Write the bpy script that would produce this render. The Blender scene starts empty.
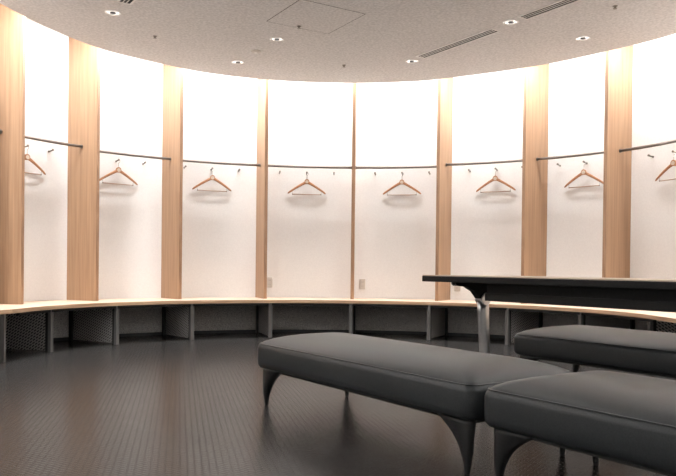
import bpy, bmesh, math, random
from mathutils import Vector, Matrix
random.seed(7)
PI = math.pi
sc = bpy.context.scene
COL = sc.collection

# ------------------------------------------------------------ camera
cam = bpy.data.objects.new('camera', bpy.data.cameras.new('camera'))
COL.objects.link(cam)
cam.data.sensor_fit = 'HORIZONTAL'
cam.data.sensor_width = 36.0
cam.data.lens = 722.94 / 676 * 36.0
cam.data.shift_y = 35.28 / 676
cam.data.clip_start = 0.05
PITCH, ROLL, YAW = -0.00808, 0.01109, 0.00691
cam.matrix_world = (Matrix.Translation((-0.04, -5.881, 0.7866)) @ Matrix.Rotation(-YAW, 4, 'Z')
                    @ Matrix.Rotation(PI / 2 + PITCH, 4, 'X') @ Matrix.Rotation(ROLL, 4, 'Z'))
sc.camera = cam

# ------------------------------------------------------------ light levels and exposure
COVE_POWER = 26.0        # emission strength of the light strip hidden above the ceiling edge
LAMP_POWER = 14.0        # each recessed downlight
w = bpy.data.worlds.new('world'); sc.world = w; w.use_nodes = True
w.node_tree.nodes['Background'].inputs[0].default_value = (1.0, 0.93, 0.85, 1)
w.node_tree.nodes['Background'].inputs[1].default_value = 0.05
sc.view_settings.view_transform = 'Standard'
sc.view_settings.look = 'None'
sc.view_settings.gamma = 1
sc.view_settings.use_curve_mapping = False
sc.view_settings.exposure = 1.22

# ------------------------------------------------------------ materials
def mat(name, col, rough=0.6, metal=0.0, emit=None, spec=0.5, coat=0.0):
    m = bpy.data.materials.new(name); m.use_nodes = True
    b = m.node_tree.nodes['Principled BSDF']
    b.inputs['Base Color'].default_value = (*col, 1)
    b.inputs['Roughness'].default_value = rough
    b.inputs['Metallic'].default_value = metal
    b.inputs['Specular IOR Level'].default_value = spec
    b.inputs['Coat Weight'].default_value = coat
    if emit:
        b.inputs['Emission Color'].default_value = (*emit[0], 1)
        b.inputs['Emission Strength'].default_value = emit[1]
    return m

def nodes(m):
    nt = m.node_tree
    return nt, nt.nodes['Principled BSDF'], nt.nodes.new, nt.links.new

def coords(nt, scale=(1, 1, 1), rot=(0, 0, 0)):
    tc = nt.nodes.new('ShaderNodeTexCoord'); mp = nt.nodes.new('ShaderNodeMapping')
    mp.inputs['Scale'].default_value = scale; mp.inputs['Rotation'].default_value = rot
    nt.links.new(tc.outputs['Object'], mp.inputs['Vector'])
    return mp.outputs['Vector']

def noisy(m, c1, c2, scale=(1, 1, 1), s=6.0, detail=4.0, lo=0.35, hi=0.65, bump=0.0, dist=0.01):
    nt, b, N, Lk = nodes(m)
    n = N('ShaderNodeTexNoise'); n.inputs['Scale'].default_value = s; n.inputs['Detail'].default_value = detail
    Lk(coords(nt, scale), n.inputs['Vector'])
    r = N('ShaderNodeValToRGB')
    r.color_ramp.elements[0].position = lo; r.color_ramp.elements[0].color = (*c1, 1)
    r.color_ramp.elements[1].position = hi; r.color_ramp.elements[1].color = (*c2, 1)
    Lk(n.outputs['Fac'], r.inputs['Fac']); Lk(r.outputs['Color'], b.inputs['Base Color'])
    if bump:
        bp = N('ShaderNodeBump'); bp.inputs['Strength'].default_value = bump; bp.inputs['Distance'].default_value = dist
        Lk(n.outputs['Fac'], bp.inputs['Height']); Lk(bp.outputs['Normal'], b.inputs['Normal'])
    return m

M = {}
M['wall'] = noisy(mat('white_wall_paint', (0.82, 0.78, 0.73), 0.75), (0.79, 0.78, 0.765), (0.83, 0.82, 0.805), s=60, bump=0.05, dist=0.002)
M['white'] = mat('white_paint', (0.85, 0.83, 0.80), 0.6)
M['ceiling'] = noisy(mat('grey_ceiling_paint', (0.6, 0.55, 0.5), 0.9), (0.58, 0.565, 0.55), (0.75, 0.73, 0.715), s=45, detail=6, bump=0.15, dist=0.003)
M['wood'] = noisy(mat('pale_laminated_wood', (0.6, 0.4, 0.25), 0.5), (0.29, 0.172, 0.098), (0.41, 0.257, 0.152), scale=(26, 26, 0.9), s=1.6, detail=5, lo=0.3, hi=0.7)
M['wood_edge'] = noisy(mat('wood_end_edge', (0.42, 0.25, 0.14), 0.5), (0.24, 0.135, 0.075), (0.36, 0.215, 0.125), scale=(40, 40, 2.5), s=1.6, detail=5)
M['shelf_wood'] = noisy(mat('shelf_wood', (0.7, 0.5, 0.34), 0.4), (0.55, 0.41, 0.30), (0.68, 0.53, 0.41), scale=(3, 20, 20), s=1.4, detail=4)
M['ply'] = noisy(mat('plywood_edge', (0.5, 0.33, 0.2), 0.5), (0.42, 0.25, 0.14), (0.66, 0.46, 0.30), scale=(2, 2, 90), s=1.2, detail=3)
M['dark_steel'] = mat('dark_steel', (0.022, 0.021, 0.020), 0.5, 0.3)
M['leg_steel'] = mat('grey_steel_leg', (0.15, 0.145, 0.14), 0.45, 0.3)
M['rail'] = mat('brushed_steel_rail', (0.20, 0.175, 0.155), 0.4, 0.6)
M['peg'] = mat('peg_steel', (0.28, 0.25, 0.22), 0.3, 0.8)
M['chrome'] = mat('chrome_wire', (0.6, 0.58, 0.55), 0.2, 1.0)
M['hanger'] = noisy(mat('hanger_wood', (0.4, 0.2, 0.1), 0.35), (0.36, 0.16, 0.07), (0.48, 0.24, 0.12), scale=(2, 20, 20), s=3)
M['badge'] = mat('hanger_badge', (0.62, 0.52, 0.42), 0.4)
M['bar'] = mat('hanger_bar', (0.42, 0.30, 0.22), 0.4)
M['outlet'] = mat('outlet_plastic', (0.60, 0.56, 0.51), 0.4)
M['hole'] = mat('dark_hole', (0.02, 0.02, 0.02), 0.8)
M['skirt'] = mat('black_skirting', (0.015, 0.015, 0.015), 0.5)
M['backing'] = noisy(mat('speckled_backing_panel', (0.12, 0.11, 0.10), 0.8), (0.15, 0.142, 0.135), (0.62, 0.59, 0.56), s=150, detail=2, lo=0.3, hi=0.7)

def mesh_panel_mat():
    m = mat('perforated_mesh_panel', (0.05, 0.05, 0.05), 0.6, 0.2)
    nt, b, N, Lk = nodes(m)
    tc = N('ShaderNodeTexCoord'); mp = N('ShaderNodeMapping')
    Lk(tc.outputs['UV'], mp.inputs['Vector'])
    mp.inputs['Scale'].default_value = (26, 26, 1); mp.inputs['Rotation'].default_value = (0, 0, 0.6)
    br = N('ShaderNodeTexBrick'); br.offset = 0.5
    br.inputs['Scale'].default_value = 1.0
    br.inputs['Mortar Size'].default_value = 0.17; br.inputs['Mortar Smooth'].default_value = 0.3
    br.inputs['Brick Width'].default_value = 1.0; br.inputs['Row Height'].default_value = 0.55
    br.inputs['Color1'].default_value = (0.012, 0.012, 0.012, 1); br.inputs['Color2'].default_value = (0.016, 0.016, 0.016, 1)
    br.inputs['Mortar'].default_value = (0.42, 0.40, 0.38, 1)
    Lk(mp.outputs['Vector'], br.inputs['Vector']); Lk(br.outputs['Color'], b.inputs['Base Color'])
    return m
M['mesh'] = mesh_panel_mat()

def floor_mat():
    m = mat('dark_woven_vinyl_floor', (0.05, 0.045, 0.042), 0.33, spec=0.24)
    nt, b, N, Lk = nodes(m)
    v = coords(nt, (1, 1, 1), (0, 0, math.radians(33)))
    br = N('ShaderNodeTexBrick'); br.offset = 0.5
    br.inputs['Scale'].default_value = 1.0
    br.inputs['Brick Width'].default_value = 0.040; br.inputs['Row Height'].default_value = 0.020
    br.inputs['Mortar Size'].default_value = 0.0035; br.inputs['Mortar Smooth'].default_value = 0.8
    br.inputs['Color1'].default_value = (0.030, 0.029, 0.029, 1); br.inputs['Color2'].default_value = (0.046, 0.044, 0.043, 1)
    br.inputs['Mortar'].default_value = (0.010, 0.010, 0.010, 1)
    Lk(v, br.inputs['Vector']); Lk(br.outputs['Color'], b.inputs['Base Color'])
    bp = N('ShaderNodeBump'); bp.invert = True
    bp.inputs['Strength'].default_value = 0.5; bp.inputs['Distance'].default_value = 0.003
    Lk(br.outputs['Fac'], bp.inputs['Height']); Lk(bp.outputs['Normal'], b.inputs['Normal'])
    n = N('ShaderNodeTexNoise'); n.inputs['Scale'].default_value = 2.5
    mr = N('ShaderNodeMapRange'); mr.inputs['To Min'].default_value = 0.20; mr.inputs['To Max'].default_value = 0.27
    Lk(coords(nt), n.inputs['Vector']); Lk(n.outputs['Fac'], mr.inputs['Value']); Lk(mr.outputs['Result'], b.inputs['Roughness'])
    return m
M['floor'] = floor_mat()
M['leather'] = noisy(mat('charcoal_leather', (0.04, 0.042, 0.043), 0.42, spec=0.32), (0.018, 0.021, 0.022), (0.026, 0.029, 0.031), s=220, detail=2, bump=0.06, dist=0.001)
M['piping'] = mat('leather_piping', (0.035, 0.037, 0.038), 0.4)
M['bench_leg'] = mat('dark_grey_cast_metal', (0.035, 0.035, 0.035), 0.35, 0.4)
M['rubber'] = mat('black_rubber', (0.01, 0.01, 0.01), 0.7)
M['table_top'] = mat('pale_laminate_top', (0.46, 0.36, 0.28), 0.35)
M['table_black'] = noisy(mat('black_table_edge', (0.012, 0.012, 0.012), 0.6, spec=0.25), (0.003, 0.003, 0.003), (0.007, 0.007, 0.007), s=90)
M['silver'] = mat('silver_table_leg', (0.62, 0.61, 0.60), 0.28, 0.85)
M['ring'] = mat('downlight_ring', (0.8, 0.78, 0.75), 0.4)
M['reflector'] = mat('downlight_reflector', (0.85, 0.83, 0.80), 0.25, 0.6, emit=((1.0, 0.95, 0.88), 0.25))
M['lamp'] = mat('downlight_lamp', (0.08, 0.08, 0.08), 0.3)
M['cove'] = mat('cove_light_strip', (1, 1, 1), 0.5, emit=((1.0, 0.995, 1.0), COVE_POWER))
M['seam'] = mat('hatch_seam', (0.10, 0.09, 0.08), 0.7)

# ------------------------------------------------------------ helpers
def tag(o, label=None, cat=None, group=None, kind=None):
    if label: o['label'] = label
    if cat: o['category'] = cat
    if group: o['group'] = group
    if kind: o['kind'] = kind
    return o

def empty(name, loc=(0, 0, 0), rz=0.0):
    o = bpy.data.objects.new(name, None); COL.objects.link(o)
    o.location = loc; o.rotation_euler = (0, 0, rz); o.empty_display_size = 0.1
    return o

def obj(name, bm, m, parent=None, smooth=False, bevel=0.0, seg=2):
    if bevel > 0:
        bmesh.ops.bevel(bm, geom=list(bm.edges), offset=bevel, segments=seg, profile=0.5, affect='EDGES')
    bmesh.ops.recalc_face_normals(bm, faces=bm.faces)
    me = bpy.data.meshes.new(name); bm.to_mesh(me); bm.free()
    ms = m if isinstance(m, (list, tuple)) else [m]
    for k in ms: me.materials.append(k)
    for p in me.polygons: p.use_smooth = smooth
    o = bpy.data.objects.new(name, me); COL.objects.link(o)
    if parent: o.parent = parent
    return o

def box(bm, x0, x1, y0, y1, z0, z1, T=None):
    vs = [bm.verts.new((x, y, z)) for z in (z0, z1) for x, y in ((x0, y0), (x1, y0), (x1, y1), (x0, y1))]
    fs = [bm.faces.new([vs[i] for i in f]) for f in ((3, 2, 1, 0), (4, 5, 6, 7), (0, 1, 5, 4), (1, 2, 6, 5), (2, 3, 7, 6), (3, 0, 4, 7))]
    if T: bmesh.ops.transform(bm, matrix=T, verts=vs)
    return fs

def tube(bm, pts, r, n=10, closed=False):
    pts = [Vector(p) for p in pts]; N = len(pts)
    rr = r if isinstance(r, (list, tuple)) else [r] * N
    rings = []; up = None
    for i, p in enumerate(pts):
        if closed: t = (pts[(i + 1) % N] - pts[i - 1]).normalized()
        else: t = (pts[min(i + 1, N - 1)] - pts[max(i - 1, 0)]).normalized()
        if up is None: up = Vector((0, 0, 1)) if abs(t.z) < 0.9 else Vector((1, 0, 0))
        a = t.cross(up).normalized(); b = a.cross(t).normalized(); up = b
        rings.append([bm.verts.new(p + (a * math.cos(2 * PI * k / n) + b * math.sin(2 * PI * k / n)) * rr[i]) for k in range(n)])
    for i in range(N if closed else N - 1):
        A, B = rings[i], rings[(i + 1) % N]
        for k in range(n): bm.faces.new((A[k], A[(k + 1) % n], B[(k + 1) % n], B[k]))
    if not closed:
        bm.faces.new(list(reversed(rings[0]))); bm.faces.new(rings[-1])

def lathe(bm, prof, n=28, c=(0, 0, 0), cap=True):
    rings = [[bm.verts.new((c[0] + r * math.cos(2 * PI * k / n), c[1] + r * math.sin(2 * PI * k / n), c[2] + z)) for k in range(n)] for r, z in prof]
    for A, B in zip(rings, rings[1:]):
        for k in range(n): bm.faces.new((A[k], A[(k + 1) % n], B[(k + 1) % n], B[k]))
    if cap:
        bm.faces.new(list(reversed(rings[0]))); bm.faces.new(rings[-1])

def ribbon(bm, A, B):
    """quads between two equally long point lists"""
    a = [bm.verts.new(p) for p in A]; b = [bm.verts.new(p) for p in B]
    return [bm.faces.new((a[i], a[i + 1], b[i + 1], b[i])) for i in range(len(a) - 1)]

def slab(bm, inner, outer, z0, z1):
    """solid strip between two plan curves, z0..z1; material 1 on the inner edge"""
    rows = [[bm.verts.new((x, y, z)) for x, y in c] for c, z in ((inner, z0), (inner, z1), (outer, z1), (outer, z0))]
    for k in range(4):
        A, B = rows[k], rows[(k + 1) % 4]
        for i in range(len(A) - 1):
            f = bm.faces.new((A[i], A[i + 1], B[i + 1], B[i]))
            if k == 0: f.material_index = 1
    bm.faces.new([r[0] for r in rows]); bm.faces.new([r[-1] for r in reversed(rows)])

def copy_tree(o, parent=None):
    c = o.copy(); COL.objects.link(c); c.parent = parent
    for ch in list(o.children): copy_tree(ch, c)
    return c

# ------------------------------------------------------------ plan of the room
RW, ASP = 3.407, 0.8378
def ell(th, r): return (r * math.sin(th), r * math.cos(th) * ASP)
def ell_pts(r, t0, t1, n): return [ell(t0 + (t1 - t0) * i / n, r) for i in range(n + 1)]
BACK_Y = -7.4
def catmull(P, n=8):
    out = []
    for i in range(len(P) - 1):
        p0, p1, p2, p3 = (Vector(P[max(i - 1, 0)]), Vector(P[i]), Vector(P[i + 1]), Vector(P[min(i + 2, len(P) - 1)]))
        for k in range(n):
            t = k / n
            out.append(tuple(0.5 * ((2 * p1) + (p2 - p0) * t + (2 * p0 - 5 * p1 + 4 * p2 - p3) * t * t + (3 * p1 - p0 - 3 * p2 + p3) * t ** 3)))
    out.append(tuple(P[-1])); return out

H_TOP = 3.30
HC = 2.871
S_TOP, S_THK = 0.42, 0.034     # wall shelf
# walls
bm = bmesh.new(); c = ell_pts(RW, -PI / 2, PI / 2, 96)
ribbon(bm, [(x, y, 0) for x, y in c], [(x, y, H_TOP) for x, y in c])
tag(obj('wall_back', bm, M['wall'], smooth=True), kind='structure')
for nm, x in (('wall_left', -RW), ('wall_right', RW)):
    bm = bmesh.new(); s = 0.1 if x > 0 else -0.1
    box(bm, min(x, x + s), max(x, x + s), BACK_Y, 0, 0, H_TOP)
    tag(obj(nm, bm, M['wall']), kind='structure')
bm = bmesh.new(); box(bm, -RW, RW, BACK_Y - 0.1, BACK_Y, 0, H_TOP)
tag(obj('wall_front', bm, M['wall']), kind='structure')
bm = bmesh.new(); box(bm, -RW - 0.2, RW + 0.2, BACK_Y - 0.2, RW * ASP + 0.3, -0.1, 0)
tag(obj('floor', bm, M['floor']), kind='structure')
bm = bmesh.new(); box(bm, -RW - 0.2, RW + 0.2, BACK_Y - 0.2, RW * ASP + 0.3, H_TOP, H_TOP + 0.1)
tag(obj('trim_1', bm, M['white']), kind='structure')

# ceiling disc: its edge stops short of the wall so the cove light can wash down
edge_raw = [(-2.745, -1.2), (-2.745, -0.55), (-2.727, -0.065), (-2.566, 0.55), (-2.307, 1.114), (-1.937, 1.525), (-1.491, 1.905), (-0.982, 2.142), (-0.434, 2.277), (0.184, 2.298),
            (0.687, 2.228), (1.113, 2.085), (1.963, 1.56), (2.491, 1.054), (2.947, 0.459), (3.06, -0.1), (3.06, -1.2)]
edge = catmull(edge_raw, 8)
outline = [(-2.745, BACK_Y + 0.6)] + edge + [(3.06, BACK_Y + 0.6)]
bm = bmesh.new()
lo = [bm.verts.new((x, y, HC)) for x, y in outline]; hi = [bm.verts.new((x, y, HC + 0.04)) for x, y in outline]
bm.faces.new(lo); bm.faces.new(list(reversed(hi)))
for i in range(len(lo)):
    j = (i + 1) % len(lo); bm.faces.new((lo[i], lo[j], hi[j], hi[i]))
tag(obj('ceiling', bm, M['ceiling']), kind='structure')

# light strip above the ceiling edge
def offset(P, d):
    out = []
    for i, p in enumerate(P):
        a = Vector(P[max(i - 1, 0)]); b = Vector(P[min(i + 1, len(P) - 1)])
        t = (b - a).normalized(); n = Vector((-t.y, t.x))
        out.append((p[0] + n.x * d, p[1] + n.y * d))
    return out
full = [(-2.745, BACK_Y + 0.7 + 0.25 * k) for k in range(22)] + edge + [(3.06, -1.3 - 0.25 * k) for k in range(22)]
bm = bmesh.new()
A, B = offset(full, 0.03), offset(full, 0.22)
ribbon(bm, [(x, y, HC + 0.32) for x, y in B], [(x, y, HC + 0.32) for x, y in A])
cove = obj('trim_2', bm, M['cove']); tag(cove, kind='structure')
bm = bmesh.new()
slab(bm, offset(full, 0.02), offset(full, 0.23), HC + 0.326, HC + 0.35)
tag(obj('trim_3', bm, [M['white'], M['white']]), kind='structure')

# backing panel below the shelf and its skirting
TH0 = {-1: -1.6162, 0: -1.2925, 1: -0.955, 2: -0.6143, 3: -0.2780, 4: 0.0619, 5: 0.3931, 6: 0.7348, 7: 1.0773, 8: 1.47}
THW = {-1: -1.62, 0: -1.296, 1: -0.960, 2: -0.6183, 3: -0.2823, 4: 0.0600, 5: 0.4020, 6: 0.7445, 7: 1.0501, 8: 1.45}   # angle of each partition's wall side
bm = bmesh.new(); c = ell_pts(RW - 0.02, -PI / 2, PI / 2, 96)
ribbon(bm, [(x, y, 0.0) for x, y in c], [(x, y, S_TOP - S_THK) for x, y in c])
tag(obj('trim_4', bm, M['backing'], smooth=True), kind='structure')
bm = bmesh.new()
slab(bm, ell_pts(RW - 0.034, -1.55, 1.55, 90), ell_pts(RW - 0.021, -1.55, 1.55, 90), 0.0, 0.035)
tag(obj('baseboard_back', bm, [M['skirt'], M['skirt']]), kind='structure')

# ------------------------------------------------------------ the wall shelf, one long curved seat
shelf = empty('curved_wall_shelf', (0, RW * ASP - 0.4, 0))
tag(shelf, 'long curved pale plywood seat shelf running along the white wall on dark steel legs', 'shelf')
def to_parent(o, par):
    o.parent = par; o.matrix_parent_inverse = Matrix.Translation(par.location).inverted() if par.rotation_euler.z == 0 else par.matrix_basis.inverted()
RF = 2.6035
inner = [(-2.69, -2.2), (-2.675, -1.2), (-2.66, -0.30), (-2.655, -0.14), (-2.62, -0.05)] + ell_pts(RF, -1.52, PI / 2, 90) + [(RF, -1.2), (RF, -2.2)]
outer = [(-RW, -2.2), (-RW, -1.2), (-RW, -0.3), (-RW, -0.14), (-RW, -0.05)] + ell_pts(RW - 0.002, -1.52, PI / 2, 90) + [(RW - .002, -1.2), (RW - .002, -2.2)]
bm = bmesh.new(); slab(bm, inner, outer, S_TOP - S_THK, S_TOP)
to_parent(obj('seat_board', bm, [M['shelf_wood'], M['ply']]), shelf)
bm = bmesh.new()
slab(bm, ell_pts(RF + 0.05, -1.50, 1.50, 80), ell_pts(RF + 0.08, -1.50, 1.50, 80), S_TOP - S_THK - 0.03, S_TOP - S_THK - 0.001)
to_parent(obj('front_rail', bm, [M['dark_steel'], M['dark_steel']]), shelf)
def radial(th, r0, r1, th1=None):
    """matrix whose x axis runs outward from radius r0 to r1 at angle th, origin at r0 on the floor"""
    a = Vector((*ell(th, r0), 0)); b = Vector((*ell(th if th1 is None else th1, r1), 0)); d = b - a; L = d.length
    ang = math.atan2(d.y, d.x)
    return Matrix.Translation(a) @ Matrix.Rotation(ang, 4, 'Z'), L
ZB = S_TOP - S_THK - 0.001
for k, th in TH0.items():
    T, L = radial(th, 2.669, RW - 0.036)
    bm = bmesh.new(); box(bm, -0.015, 0.015, -0.02, 0.02, 0, ZB, T)
    to_parent(obj('leg', bm, M['leg_steel']), shelf)
    bm = bmesh.new()
    fs = box(bm, 0.045, L - 0.045, -0.006, 0.006, 0.012, ZB - 0.03, T)
    uv = bm.loops.layers.uv.new()
    Ti = T.inverted()
    for f in bm.faces:
        for l in f.loops:
            q = Ti @ l.vert.co; l[uv].uv = (q.x, q.z)
    to_parent(obj('mesh_panel', bm, M['mesh']), shelf)
    bm = bmesh.new(); box(bm, 0.0155, 0.0445, -0.014, 0.014, 0, ZB - 0.031, T)
    to_parent(obj('panel_stile', bm, M['dark_steel']), shelf)
    bm = bmesh.new(); box(bm, L - 0.0445, L, -0.028, 0.028, 0, ZB, T)
    to_parent(obj('rear_post', bm, M['dark_steel']), shelf)

# ------------------------------------------------------------ wooden partitions
part_label = {-1: 'pale wooden partition beyond the left end of the bays',
              0: 'tall pale wooden partition at the far left edge of the row, widest face showing',
              1: 'tall wooden partition, second from the left, between the two leftmost hangers',
              2: 'tall wooden partition, third from the left, with narrow face showing on its left',
              3: 'tall wooden partition just left of the central bay, a power outlet close to its foot',
              4: 'central wooden partition seen edge on as a thin vertical line',
              5: 'tall wooden partition standing behind the left end of the table',
              6: 'tall two board wooden partition, third from the right',
              7: 'tall broad wooden partition, rightmost one fully in view',
              8: 'pale wooden partition at the right edge of the row'}
FIN = 0.443
for k, th in TH0.items():
    T, L = radial(th, RW - FIN, RW - 0.003, THW[k])
    root = empty('wooden_partition', (T.translation.x, T.translation.y, S_TOP), math.atan2(T[1][0], T[0][0]))
    tag(root, part_label[k], 'partition', 'wooden partitions between the locker bays')
    mid = L * 0.42
    bm = bmesh.new(); box(bm, 0.004, mid, -0.019, 0.019, 0, H_TOP - S_TOP)
    o = obj('front_board', bm, M['wood'], root)
    bm = bmesh.new(); box(bm, 0, 0.004, -0.019, 0.019, 0, H_TOP - S_TOP)
    obj('edge_strip', bm, M['wood_edge'], root)
    bm = bmesh.new(); box(bm, mid, L, -0.0145, 0.0145, 0, H_TOP - S_TOP)
    obj('rear_board', bm, M['wood'], root)

# ------------------------------------------------------------ clothes rails, one per bay
RR = RW - 0.22
HR = 1.975
rail_where = {-1: 'beyond the leftmost partition', 0: 'in the leftmost bay, steepest of the rails', 1: 'in the second bay from the left',
              2: 'in the third bay from the left', 3: 'in the bay just left of the thin central partition', 4: 'in the bay just right of the thin central partition',
              5: 'in the bay behind the left end of the table', 6: 'in the second bay from the right', 7: 'in the rightmost bay'}
HZ = {-1: 1.985, 0: 1.99, 1: 1.97, 2: 1.967, 3: 1.967, 4: 1.967, 5: 1.985, 6: 1.985, 7: 1.975}
for k in range(-1, 8):
    t0, t1 = (TH0[k] + THW[k]) / 2, (TH0[k + 1] + THW[k + 1]) / 2
    dth = 0.0195 / RR
    root = empty('clothes_rail', (*ell((t0 + t1) / 2, RR), HZ[k]))
    tag(root, 'thin curved steel clothes rail ' + rail_where[k], 'clothes rail', 'clothes rails between the partitions')
    o0 = Vector(root.location)
    P = [Vector((*ell(t0 + dth + (t1 - t0 - 2 * dth) * i / 16, RR), HZ[k])) - o0 for i in range(17)]
    bm = bmesh.new(); tube(bm, P, 0.0145, 10); obj('rod', bm, M['rail'], root, smooth=True)
    for a, b in ((P[0], P[1]), (P[-1], P[-2])):
        d = (b - a).normalized(); bm = bmesh.new(); tube(bm, [a, a + d * 0.008], 0.021, 14)
        obj('flange', bm, M['rail'], root)

# ------------------------------------------------------------ pegs and hangers
def wall_frame(th, r, z):
    x, y = ell(th, r)
    t = Vector((math.cos(th), -math.sin(th) * ASP)).normalized()
    return (x, y, z), math.atan2(t.y, t.x)       # local x along the wall, local y outward into the wall

def make_peg():
    root = empty('coat_peg')
    bm = bmesh.new(); tube(bm, [(0, 0.0, 0), (0, -0.006, 0)], 0.010, 14); obj('wall_plate', bm, M['peg'], root)
    bm = bmesh.new(); tube(bm, [(0, -0.006, 0), (0, -0.05, 0.004), (0, -0.062, 0.008)], [0.0065, 0.0065, 0.0075], 10); obj('stem', bm, M['peg'], root, smooth=True)
    bm = bmesh.new(); tube(bm, [(0, -0.062, 0.008), (0, -0.066, 0.009), (0, -0.074, 0.011), (0, -0.077, 0.0115)], [0.008, 0.0115, 0.0115, 0.008], 12); obj('knob', bm, M['peg'], root, smooth=True)
    return root

def arm_mesh(s):
    """one shoulder of the hanger: a tapering curved wooden bar"""
    bm = bmesh.new(); rows = []
    for i in range(15):
        t = i / 14
        x = s * (0.0 + 0.228 * t)
        zc = -0.138 * (t ** 1.05) - 0.004 + 0.003 * math.sin(PI * t)
        y = 0.018 * t * t - 0.006
        h = 0.019 - 0.006 * t if t > 0.12 else 0.024 - 0.05 * t
        if t > 0.95: h *= 0.6
        d = 0.007
        ring = [(x, y + d * math.cos(a), zc + h * math.sin(a)) for a in [2 * PI * k / 10 for k in range(10)]]
        rows.append([bm.verts.new(p) for p in ring])
    for A, B in zip(rows, rows[1:]):
        for k in range(10): bm.faces.new((A[k], A[(k + 1) % 10], B[(k + 1) % 10], B[k]))
    bm.faces.new(rows[0]); bm.faces.new(rows[-1])
    return bm

def make_hanger():
    root = empty('clothes_hanger')
    for s in (-1, 1): obj('shoulder', arm_mesh(s), M['hanger'], root, smooth=True)
    bm = bmesh.new(); tube(bm, [(0, -0.0145, -0.002), (0, 0.0035, -0.002)], 0.029, 20); obj('yoke', bm, M['hanger'], root)
    bm = bmesh.new(); tube(bm, [(0, -0.0165, -0.004), (0, -0.0146, -0.004)], 0.020, 20); obj('badge', bm, M['badge'], root)
    pts = [(0, -0.005, 0.012), (0, -0.005, 0.073)]
    for i in range(13):
        a = -PI / 2 + 1.25 * PI * i / 12
        pts.append((0.017 * math.cos(a), -0.005, 0.091 + 0.017 * math.sin(a)))
    bm = bmesh.new(); tube(bm, pts, 0.0024, 8); obj('hook', bm, M['chrome'], root, smooth=True)
    bm = bmesh.new(); tube(bm, [(-0.168, 0.004, -0.154), (0.168, 0.004, -0.154)], 0.0052, 8); bar = obj('trouser_bar', bm, M['bar'], root, smooth=True)
    for s in (-1, 1):
        bm = bmesh.new(); tube(bm, [(s * 0.170, 0.004, -0.160), (s * 0.170, 0.004, -0.149), (s * 0.172, 0.005, -0.145), (s * 0.176, 0.005, -0.112)], [0.0065, 0.0065, 0.0016, 0.0016], 8)
        obj('bar_clip', bm, M['peg'], root, smooth=True)
    return root

bay_name = {0: 'leftmost bay', 1: 'second bay from the left', 2: 'third bay from the left', 3: 'bay just left of the thin central partition',
            4: 'bay just right of the thin central partition', 5: 'bay behind the left end of the table', 6: 'second bay from the right', 7: 'rightmost bay'}
mid = {0: -1.1306, 1: -0.7877, 2: -0.4476, 3: -0.1089, 4: 0.2312, 5: 0.5669, 6: 0.8893, 7: 1.2328}
pz = {0: 1.927, 1: 1.915, 2: 1.911, 3: 1.908, 4: 1.910, 5: 1.922, 6: 1.923, 7: 1.906}
peg0, han0 = make_peg(), make_hanger(); uP = uH = False
for k in range(8):
    for s, nm in ((-1, 'left'), (0, 'middle'), (1, 'right')):
        th = mid[k] + s * 0.0965
        o = peg0 if not uP else copy_tree(peg0); uP = True
        loc, rz = wall_frame(th, RW - 0.001, pz[k]); o.location = loc; o.rotation_euler = (0, 0, rz)
        what = ' holding the hanger' if s == 0 else ''
        tag(o, '%s steel peg%s in the %s' % (nm, what, bay_name[k]), 'coat peg', 'coat pegs on the white wall')
    o = han0 if not uH else copy_tree(han0); uH = True
    loc, rz = wall_frame(mid[k], RW - 0.048, pz[k] - 0.0960)
    o.location = loc; o.rotation_euler = (0, 0, rz)
    tag(o, 'wooden clothes hanger in the %s' % bay_name[k], 'hanger', 'wooden hangers on the pegs')

# ------------------------------------------------------------ power outlets
def make_outlet():
    root = empty('power_outlet')
    bm = bmesh.new(); box(bm, -0.036, 0.036, -0.009, 0.0, -0.062, 0.062); obj('cover_plate', bm, M['outlet'], root, bevel=0.003)
    bm = bmesh.new(); box(bm, -0.021, 0.021, -0.012, -0.0095, -0.045, 0.045); ins = obj('socket_insert', bm, M['outlet'], root)
    for zz in (-0.024, 0.024):
        bm = bmesh.new()
        for sx in (-1, 1): box(bm, sx * 0.007 - 0.0012, sx * 0.007 + 0.0012, -0.0135, -0.0125, zz - 0.006, zz + 0.006)
        obj('socket', bm, M['hole'], ins)
    return root
out0 = make_outlet()
for i, (th, z, wh) in enumerate(((-0.2366, 0.600, 'beside the foot of the partition left of center, leftmost of three'),
                                 (0.0933, 0.590, 'just right of the thin central partition, middle one of three'),
                                 (0.4308, 0.585, 'low on the wall under the left end of the table top'))):
    o = out0 if i == 0 else copy_tree(out0)
    loc, rz = wall_frame(th, RW - 0.0, z); o.location = loc; o.rotation_euler = (0, 0, rz)
    tag(o, 'beige wall power outlet ' + wh, 'outlet', 'power outlets on the wall')

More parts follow.
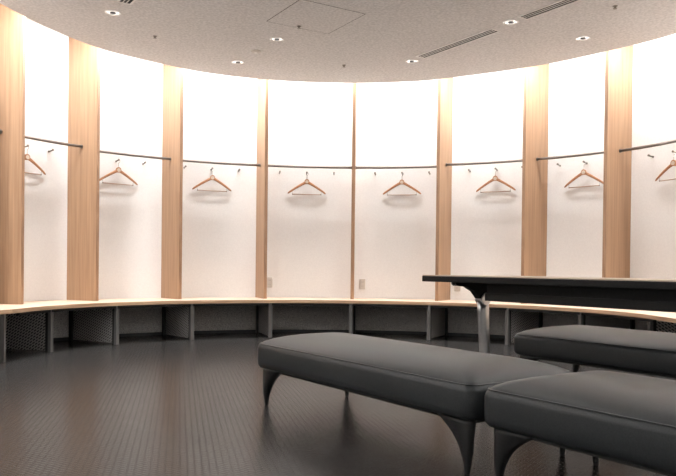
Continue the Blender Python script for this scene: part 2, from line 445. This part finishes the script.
# ------------------------------------------------------------ upholstered benches
LD = Vector((0.55, -0.835, 0)).normalized()
ANG = math.atan2(LD.y, LD.x)
BL, BW = 1.74, 0.65
def rounded(hx, hy, r, n=6):
    pts = []
    for cx, cy, a0 in ((hx - r, hy - r, 0), (-hx + r, hy - r, PI / 2), (-hx + r, -hy + r, PI), (hx - r, -hy + r, 1.5 * PI)):
        for i in range(n + 1):
            a = a0 + PI / 2 * i / n; pts.append((cx + r * math.cos(a), cy + r * math.sin(a)))
    return pts
def cushion():
    bm = bmesh.new(); hx, hy = BL / 2, BW / 2
    prof = [(0.035, 0.215, 0.05), (0.012, 0.220, 0.055), (0.002, 0.235, 0.06), (0.0, 0.255, 0.06), (0.0, 0.325, 0.06), (0.004, 0.341, 0.058), (0.013, 0.353, 0.054), (0.028, 0.364, 0.05),
            (0.06, 0.379, 0.05), (0.11, 0.395, 0.05), (0.17, 0.408, 0.05), (0.24, 0.417, 0.04), (0.30, 0.420, 0.02)]
    rows = []
    for ins, z, r in prof:
        rows.append([bm.verts.new((x, y, z)) for x, y in rounded(hx - ins, hy - ins, max(r, 0.02))])
    for A, B in zip(rows, rows[1:]):
        n = len(A)
        for k in range(n): bm.faces.new((A[k], A[(k + 1) % n], B[(k + 1) % n], B[k]))
    bm.faces.new(list(reversed(rows[0]))); bm.faces.new(rows[-1])
    return bm
def bench_leg(sx, sy):
    """corner leg: outer corner upright, inner sides sweep in to a slim foot"""
    bm = bmesh.new(); rows = []
    for i in range(15):
        t = i / 14; z = 0.214 * (1 - t) + 0.006 * t
        a = 0.030 + 0.165 * (1 - t) ** 2.7; b = 0.030 + 0.030 * (1 - t) ** 1.6
        ox = 0.030 - 0.012 * t; oy = 0.024 - 0.008 * t
        x0, x1 = ox, ox - a; y0, y1 = oy, oy - b
        if t > 0.6:
            f = 1 - 0.42 * (t - 0.6) / 0.4; mx, my = (x0 + x1) / 2, (y0 + y1) / 2
            x0, x1, y0, y1 = mx + (x0 - mx) * f, mx + (x1 - mx) * f, my + (y0 - my) * f, my + (y1 - my) * f
        c = 0.30
        P = [(x0, y0 * (1 - c) + y1 * c), (x0 * (1 - c * .5) + x1 * c * .5, y0), (x0 * c * .3 + x1 * (1 - c * .3), y0), (x1, y0 * (1 - c) + y1 * c),
             (x1, y0 * c + y1 * (1 - c)), (x0 * c * .3 + x1 * (1 - c * .3), y1), (x0 * (1 - c * .5) + x1 * c * .5, y1), (x0, y0 * c + y1 * (1 - c))]
        rows.append([bm.verts.new((sx * (BL / 2 - 0.068 + p), sy * (BW / 2 - 0.052 + q), z)) for p, q in P])
    for A, B in zip(rows, rows[1:]):
        n = len(A)
        for k in range(n): bm.faces.new((A[k], A[(k + 1) % n], B[(k + 1) % n], B[k]))
    bm.faces.new(rows[0]); bm.faces.new(rows[-1])
    return bm
def make_bench():
    root = empty('upholstered_bench')
    obj('cushion', cushion(), M['leather'], root, smooth=True)
    bm = bmesh.new()
    tube(bm, [(x, y, 0.3525) for x, y in rounded(BL / 2 - 0.011, BW / 2 - 0.011, 0.054)], 0.0028, 6, closed=True)
    obj('piping', bm, M['piping'], root, smooth=True)
    bm = bmesh.new(); box(bm, -BL / 2 + 0.05, BL / 2 - 0.05, -BW / 2 + 0.05, BW / 2 - 0.05, 0.200, 0.2145); obj('base_frame', bm, M['bench_leg'], root)
    for sx in (-1, 1):
        for sy in (-1, 1):
            lg = obj('leg', bench_leg(sx, sy), M['bench_leg'], root, smooth=True)
            bm = bmesh.new(); lathe(bm, [(0.008, 0.0), (0.010, 0.003), (0.008, 0.008)], 12, (sx * (BL / 2 - 0.065), sy * (BW / 2 - 0.049), 0)); obj('foot', bm, M['rubber'], lg)
    return root
b0 = make_bench()
c1 = Vector((0.265, -2.32, 0))
WD = Vector((-LD.y, LD.x, 0))
c2 = c1 + LD * 1.775
c3 = Vector((1.907, -1.576, 0))
for i, (c, lb) in enumerate(((c1, 'long black leather bench in the middle of the floor, its whole front side in view'),
                             (c2, 'black leather bench nearest the viewer, cut off at the right bottom corner'),
                             (c3, 'black leather bench behind the other two, beside the table'))):
    o = b0 if i == 0 else copy_tree(b0)
    o.location = c; o.rotation_euler = (0, 0, ANG)
    tag(o, lb, 'bench', 'black leather benches')

# ------------------------------------------------------------ table
TL, TW, TZ = 2.4, 0.60, 0.744
tc = Vector((0.545, -1.13, 0)) + LD * TL / 2 + WD * TW / 2
t = empty('folding_table', (tc.x, tc.y, 0), ANG)
tag(t, 'long narrow folding table with pale top, thick black edge and silver leg', 'table')
hx, hy = TL / 2, TW / 2
bm = bmesh.new(); box(bm, -hx + 0.002, hx - 0.002, -hy + 0.002, hy - 0.002, TZ - 0.006, TZ); obj('table_top', bm, M['table_top'], t)
bm = bmesh.new(); box(bm, -hx, hx, -hy, hy, TZ - 0.043, TZ - 0.0062); obj('edge_band', bm, M['table_black'], t, bevel=0.004)
for s in (-1, 1):
    lx = s * (hx - 0.25)
    z1 = TZ - 0.0435
    # cross arm under the top
    bm = bmesh.new(); rows = []
    for y, zb in ((-0.25, 0.012), (-0.235, 0.022), (-0.15, 0.028), (-0.085, 0.058), (-0.04, 0.105), (0.06, 0.105), (0.095, 0.058), (0.15, 0.028), (0.235, 0.022), (0.25, 0.012)):
        rows.append([bm.verts.new((lx + dx, y, z)) for dx, z in ((-0.022, z1), (0.022, z1), (0.022, z1 - zb), (-0.022, z1 - zb))])
    for A, B in zip(rows, rows[1:]):
        for k in range(4): bm.faces.new((A[k], A[(k + 1) % 4], B[(k + 1) % 4], B[k]))
    bm.faces.new(rows[0]); bm.faces.new(rows[-1])
    obj('bracket', bm, M['table_black'], t)
    bm = bmesh.new(); lathe_pts = [(lx - 0.034, 0.01, z1 - 0.108), (lx + 0.034, 0.01, z1 - 0.108)]
    tube(bm, lathe_pts, 0.040, 20); hg = obj('hinge', bm, M['silver'], t, smooth=False)
    # column, leaning slightly outward at the foot
    bm = bmesh.new(); rows = []
    for i in range(9):
        q = i / 8; z = (z1 - 0.118) * (1 - q) + 0.05 * q
        cx = lx; cy = 0.010 + 0.032 * q
        a, b = 0.030, 0.046 - 0.010 * q
        rows.append([bm.verts.new((cx + a * math.cos(an), cy + b * math.sin(an), z)) for an in [2 * PI * k / 16 for k in range(16)]])
    for A, B in zip(rows, rows[1:]):
        for k in range(16): bm.faces.new((A[k], A[(k + 1) % 16], B[(k + 1) % 16], B[k]))
    bm.faces.new(rows[0]); bm.faces.new(rows[-1])
    lg = obj('leg', bm, M['silver'], t, smooth=True)
    bm = bmesh.new(); rows = []
    for y, zt in ((-0.26, 0.062), (-0.2, 0.070), (-0.05, 0.085), (0.05, 0.085), (0.2, 0.070), (0.26, 0.062)):
        rows.append([bm.verts.new((lx + dx, y, z)) for dx, z in ((-0.022, zt), (0.022, zt), (0.022, 0.05), (-0.022, 0.05))])
    for A, B in zip(rows, rows[1:]):
        for k in range(4): bm.faces.new((A[k], A[(k + 1) % 4], B[(k + 1) % 4], B[k]))
    bm.faces.new(rows[0]); bm.faces.new(rows[-1])
    ft = obj('foot', bm, M['silver'], t)
    for y in (-0.235, 0.235):
        bm = bmesh.new(); tube(bm, [(lx - 0.012, y, 0.025), (lx + 0.012, y, 0.025)], 0.025, 18); obj('castor', bm, M['rubber'], ft)
bm = bmesh.new(); box(bm, -hx + 0.46, hx - 0.46, -0.18, 0.22, 0.592, 0.606)
box(bm, -hx + 0.46, hx - 0.46, -0.185, -0.175, 0.592, 0.640); box(bm, -hx + 0.46, hx - 0.46, 0.215, 0.225, 0.592, 0.640)
obj('under_shelf', bm, M['table_black'], t)
bm = bmesh.new(); box(bm, -hx + 0.44, hx - 0.44, -0.15, -0.11, 0.625, TZ - 0.0435); box(bm, -hx + 0.44, hx - 0.44, 0.11, 0.15, 0.625, TZ - 0.0435)
obj('under_beam', bm, M['table_black'], t)

# ------------------------------------------------------------ ceiling fittings
def cs(x, y):   # points measured for a 2.969 m ceiling, brought to this ceiling's height along their sight lines
    k = (HC - 0.7866) / (2.96938 - 0.7866); return (-0.04 + (x + 0.04) * k, -5.881 + (y + 5.881) * k)
def make_downlight():
    root = empty('recessed_downlight')
    bm = bmesh.new(); lathe(bm, [(0.066, 0.0), (0.068, -0.004), (0.060, -0.006), (0.053, -0.004), (0.053, 0.0)], 28, cap=False); obj('trim_ring', bm, M['ring'], root, smooth=True)
    bm = bmesh.new(); lathe(bm, [(0.053, -0.0015), (0.030, -0.0025), (0.026, -0.003)], 28, cap=False); obj('reflector', bm, M['reflector'], root, smooth=True)
    bm = bmesh.new(); lathe(bm, [(0.026, -0.003), (0.022, -0.009), (0.012, -0.012)], 20); obj('lamp', bm, M['lamp'], root, smooth=True)
    return root
ld = bpy.data.lights.new('downlight', 'SPOT'); ld.energy = LAMP_POWER; ld.spot_size = math.radians(110); ld.spot_blend = 0.7; ld.shadow_soft_size = 0.05; ld.color = (1.0, 0.97, 0.94)
dl0 = make_downlight()
DL = [(-1.967, 0.402, 'recessed ceiling downlight at the far left beside an air vent'),
      (-0.602, 1.07, 'recessed ceiling downlight nearest the square access hatch'),
      (-1.08, 1.868, 'recessed ceiling downlight near the ceiling edge, left of the small round sensor'),
      (0.767, 1.746, 'recessed ceiling downlight at the far end of the longer air vent'),
      (1.506, 0.506, 'recessed ceiling downlight between the two air vents at right'),
      (2.286, 0.919, 'recessed ceiling downlight furthest to the right')]
for i, (x, y, lb) in enumerate(DL):
    o = dl0 if i == 0 else copy_tree(dl0)
    X, Y = cs(x, y); o.location = (X, Y, HC - 0.0005); tag(o, lb, 'downlight', 'recessed ceiling downlights')
    l = bpy.data.objects.new('downlight_light', ld); COL.objects.link(l); l.location = (X, Y, HC - 0.03)
for x in (-1.6, 0.0, 1.6):            # unseen downlights added further back to fill the room with light
    for y in (-1.6, -3.4, -5.2):
        l = bpy.data.objects.new('downlight_light', ld); COL.objects.link(l); l.location = (x, y, HC - 0.03)
        o = copy_tree(dl0); o.location = (x, y, HC - 0.0005); tag(o, 'added recessed ceiling downlight above the benches, out of view, for fill light', 'downlight', 'added fill downlights out of view')

def make_vent(name, x0, y0, L, label, W=0.115):
    X, Y = cs(x0, y0)
    root = empty(name, (X, Y, HC - 0.0005), ANG); tag(root, label, 'air vent', 'linear air vents in the ceiling')
    bm = bmesh.new()
    for a in ((0, L, -W / 2, -W / 2 + 0.014), (0, L, W / 2 - 0.014, W / 2), (0, 0.014, -W / 2 + 0.014, W / 2 - 0.014), (L - 0.014, L, -W / 2 + 0.014, W / 2 - 0.014)):
        box(bm, a[0], a[1], a[2], a[3], -0.007, 0)
    obj('frame', bm, M['ring'], root)
    bm = bmesh.new(); box(bm, 0.014, L - 0.014, -W / 2 + 0.014, W / 2 - 0.014, -0.002, 0); obj('slot_backing', bm, M['hole'], root)
    for k in range(2):
        y = (-0.5 + k) * (W - 0.028) / 3; bm = bmesh.new(); box(bm, 0.014, L - 0.014, y - 0.0035, y + 0.0035, -0.005, -0.002); obj('slat', bm, M['ring'], root)
make_vent('air_vent', 0.834, 1.598, 1.02, 'long slotted ceiling air vent at right, between two downlights')
make_vent('air_vent', 1.575, 0.395, 1.02, 'slotted ceiling air vent cut off by the top edge at right')
make_vent('air_vent', -1.805, 0.165, 1.02, 'slotted ceiling air vent at the top left corner by a downlight')

# access hatch
hx0, hy0 = cs(-0.22, 0.46)
h = empty('access_hatch', (hx0, hy0, HC - 0.0005), math.radians(-59)); tag(h, 'flush square access hatch outlined by a thin dark seam in the ceiling', 'hatch')
S = 0.305
bm = bmesh.new(); box(bm, -S + 0.006, S - 0.006, -S + 0.006, S - 0.006, -0.0015, 0); obj('hatch_panel', bm, M['ceiling'], h)
bm = bmesh.new()
for a in ((-S, S, -S, -S + 0.006), (-S, S, S - 0.006, S), (-S, -S + 0.006, -S + 0.006, S - 0.006), (S - 0.006, S, -S + 0.006, S - 0.006)): box(bm, *a, -0.001, 0)
obj('seam', bm, M['seam'], h)

X, Y = cs(-0.845, 1.465)
h = empty('smoke_sensor', (X, Y, HC - 0.0005)); tag(h, 'small flat beige ceiling sensor between two downlights', 'sensor')
bm = bmesh.new(); lathe(bm, [(0.048, 0), (0.048, -0.008), (0.040, -0.013), (0.020, -0.015)], 24); obj('body', bm, M['outlet'], h, smooth=False)
bm = bmesh.new(); lathe(bm, [(0.017, -0.015), (0.016, -0.021), (0.008, -0.022)], 16); obj('lens', bm, M['ring'], h)
dot0 = empty('sprinkler_head')
bm = bmesh.new(); lathe(bm, [(0.020, 0), (0.020, -0.003), (0.010, -0.006), (0.009, -0.018)], 16); obj('collar', bm, M['peg'], dot0)
bm = bmesh.new(); lathe(bm, [(0.016, -0.019), (0.016, -0.022)], 16); obj('deflector', bm, M['peg'], dot0)
for i, (x, y, lb) in enumerate(((-0.373, 0.687, 'tiny ceiling sprinkler on the near edge of the access hatch'),
                                (0.054, 1.93, 'tiny ceiling sprinkler above the central partition near the ceiling edge'),
                                (-1.759, 1.028, 'tiny ceiling sprinkler at left, below the leftmost downlight'),
                                (2.263, 0.087, 'tiny ceiling sprinkler at the top right'))):
    o = dot0 if i == 0 else copy_tree(dot0); X, Y = cs(x, y); o.location = (X, Y, HC - 0.002 if i == 0 else HC - 0.0005)
    tag(o, lb, 'sprinkler', 'ceiling sprinklers')
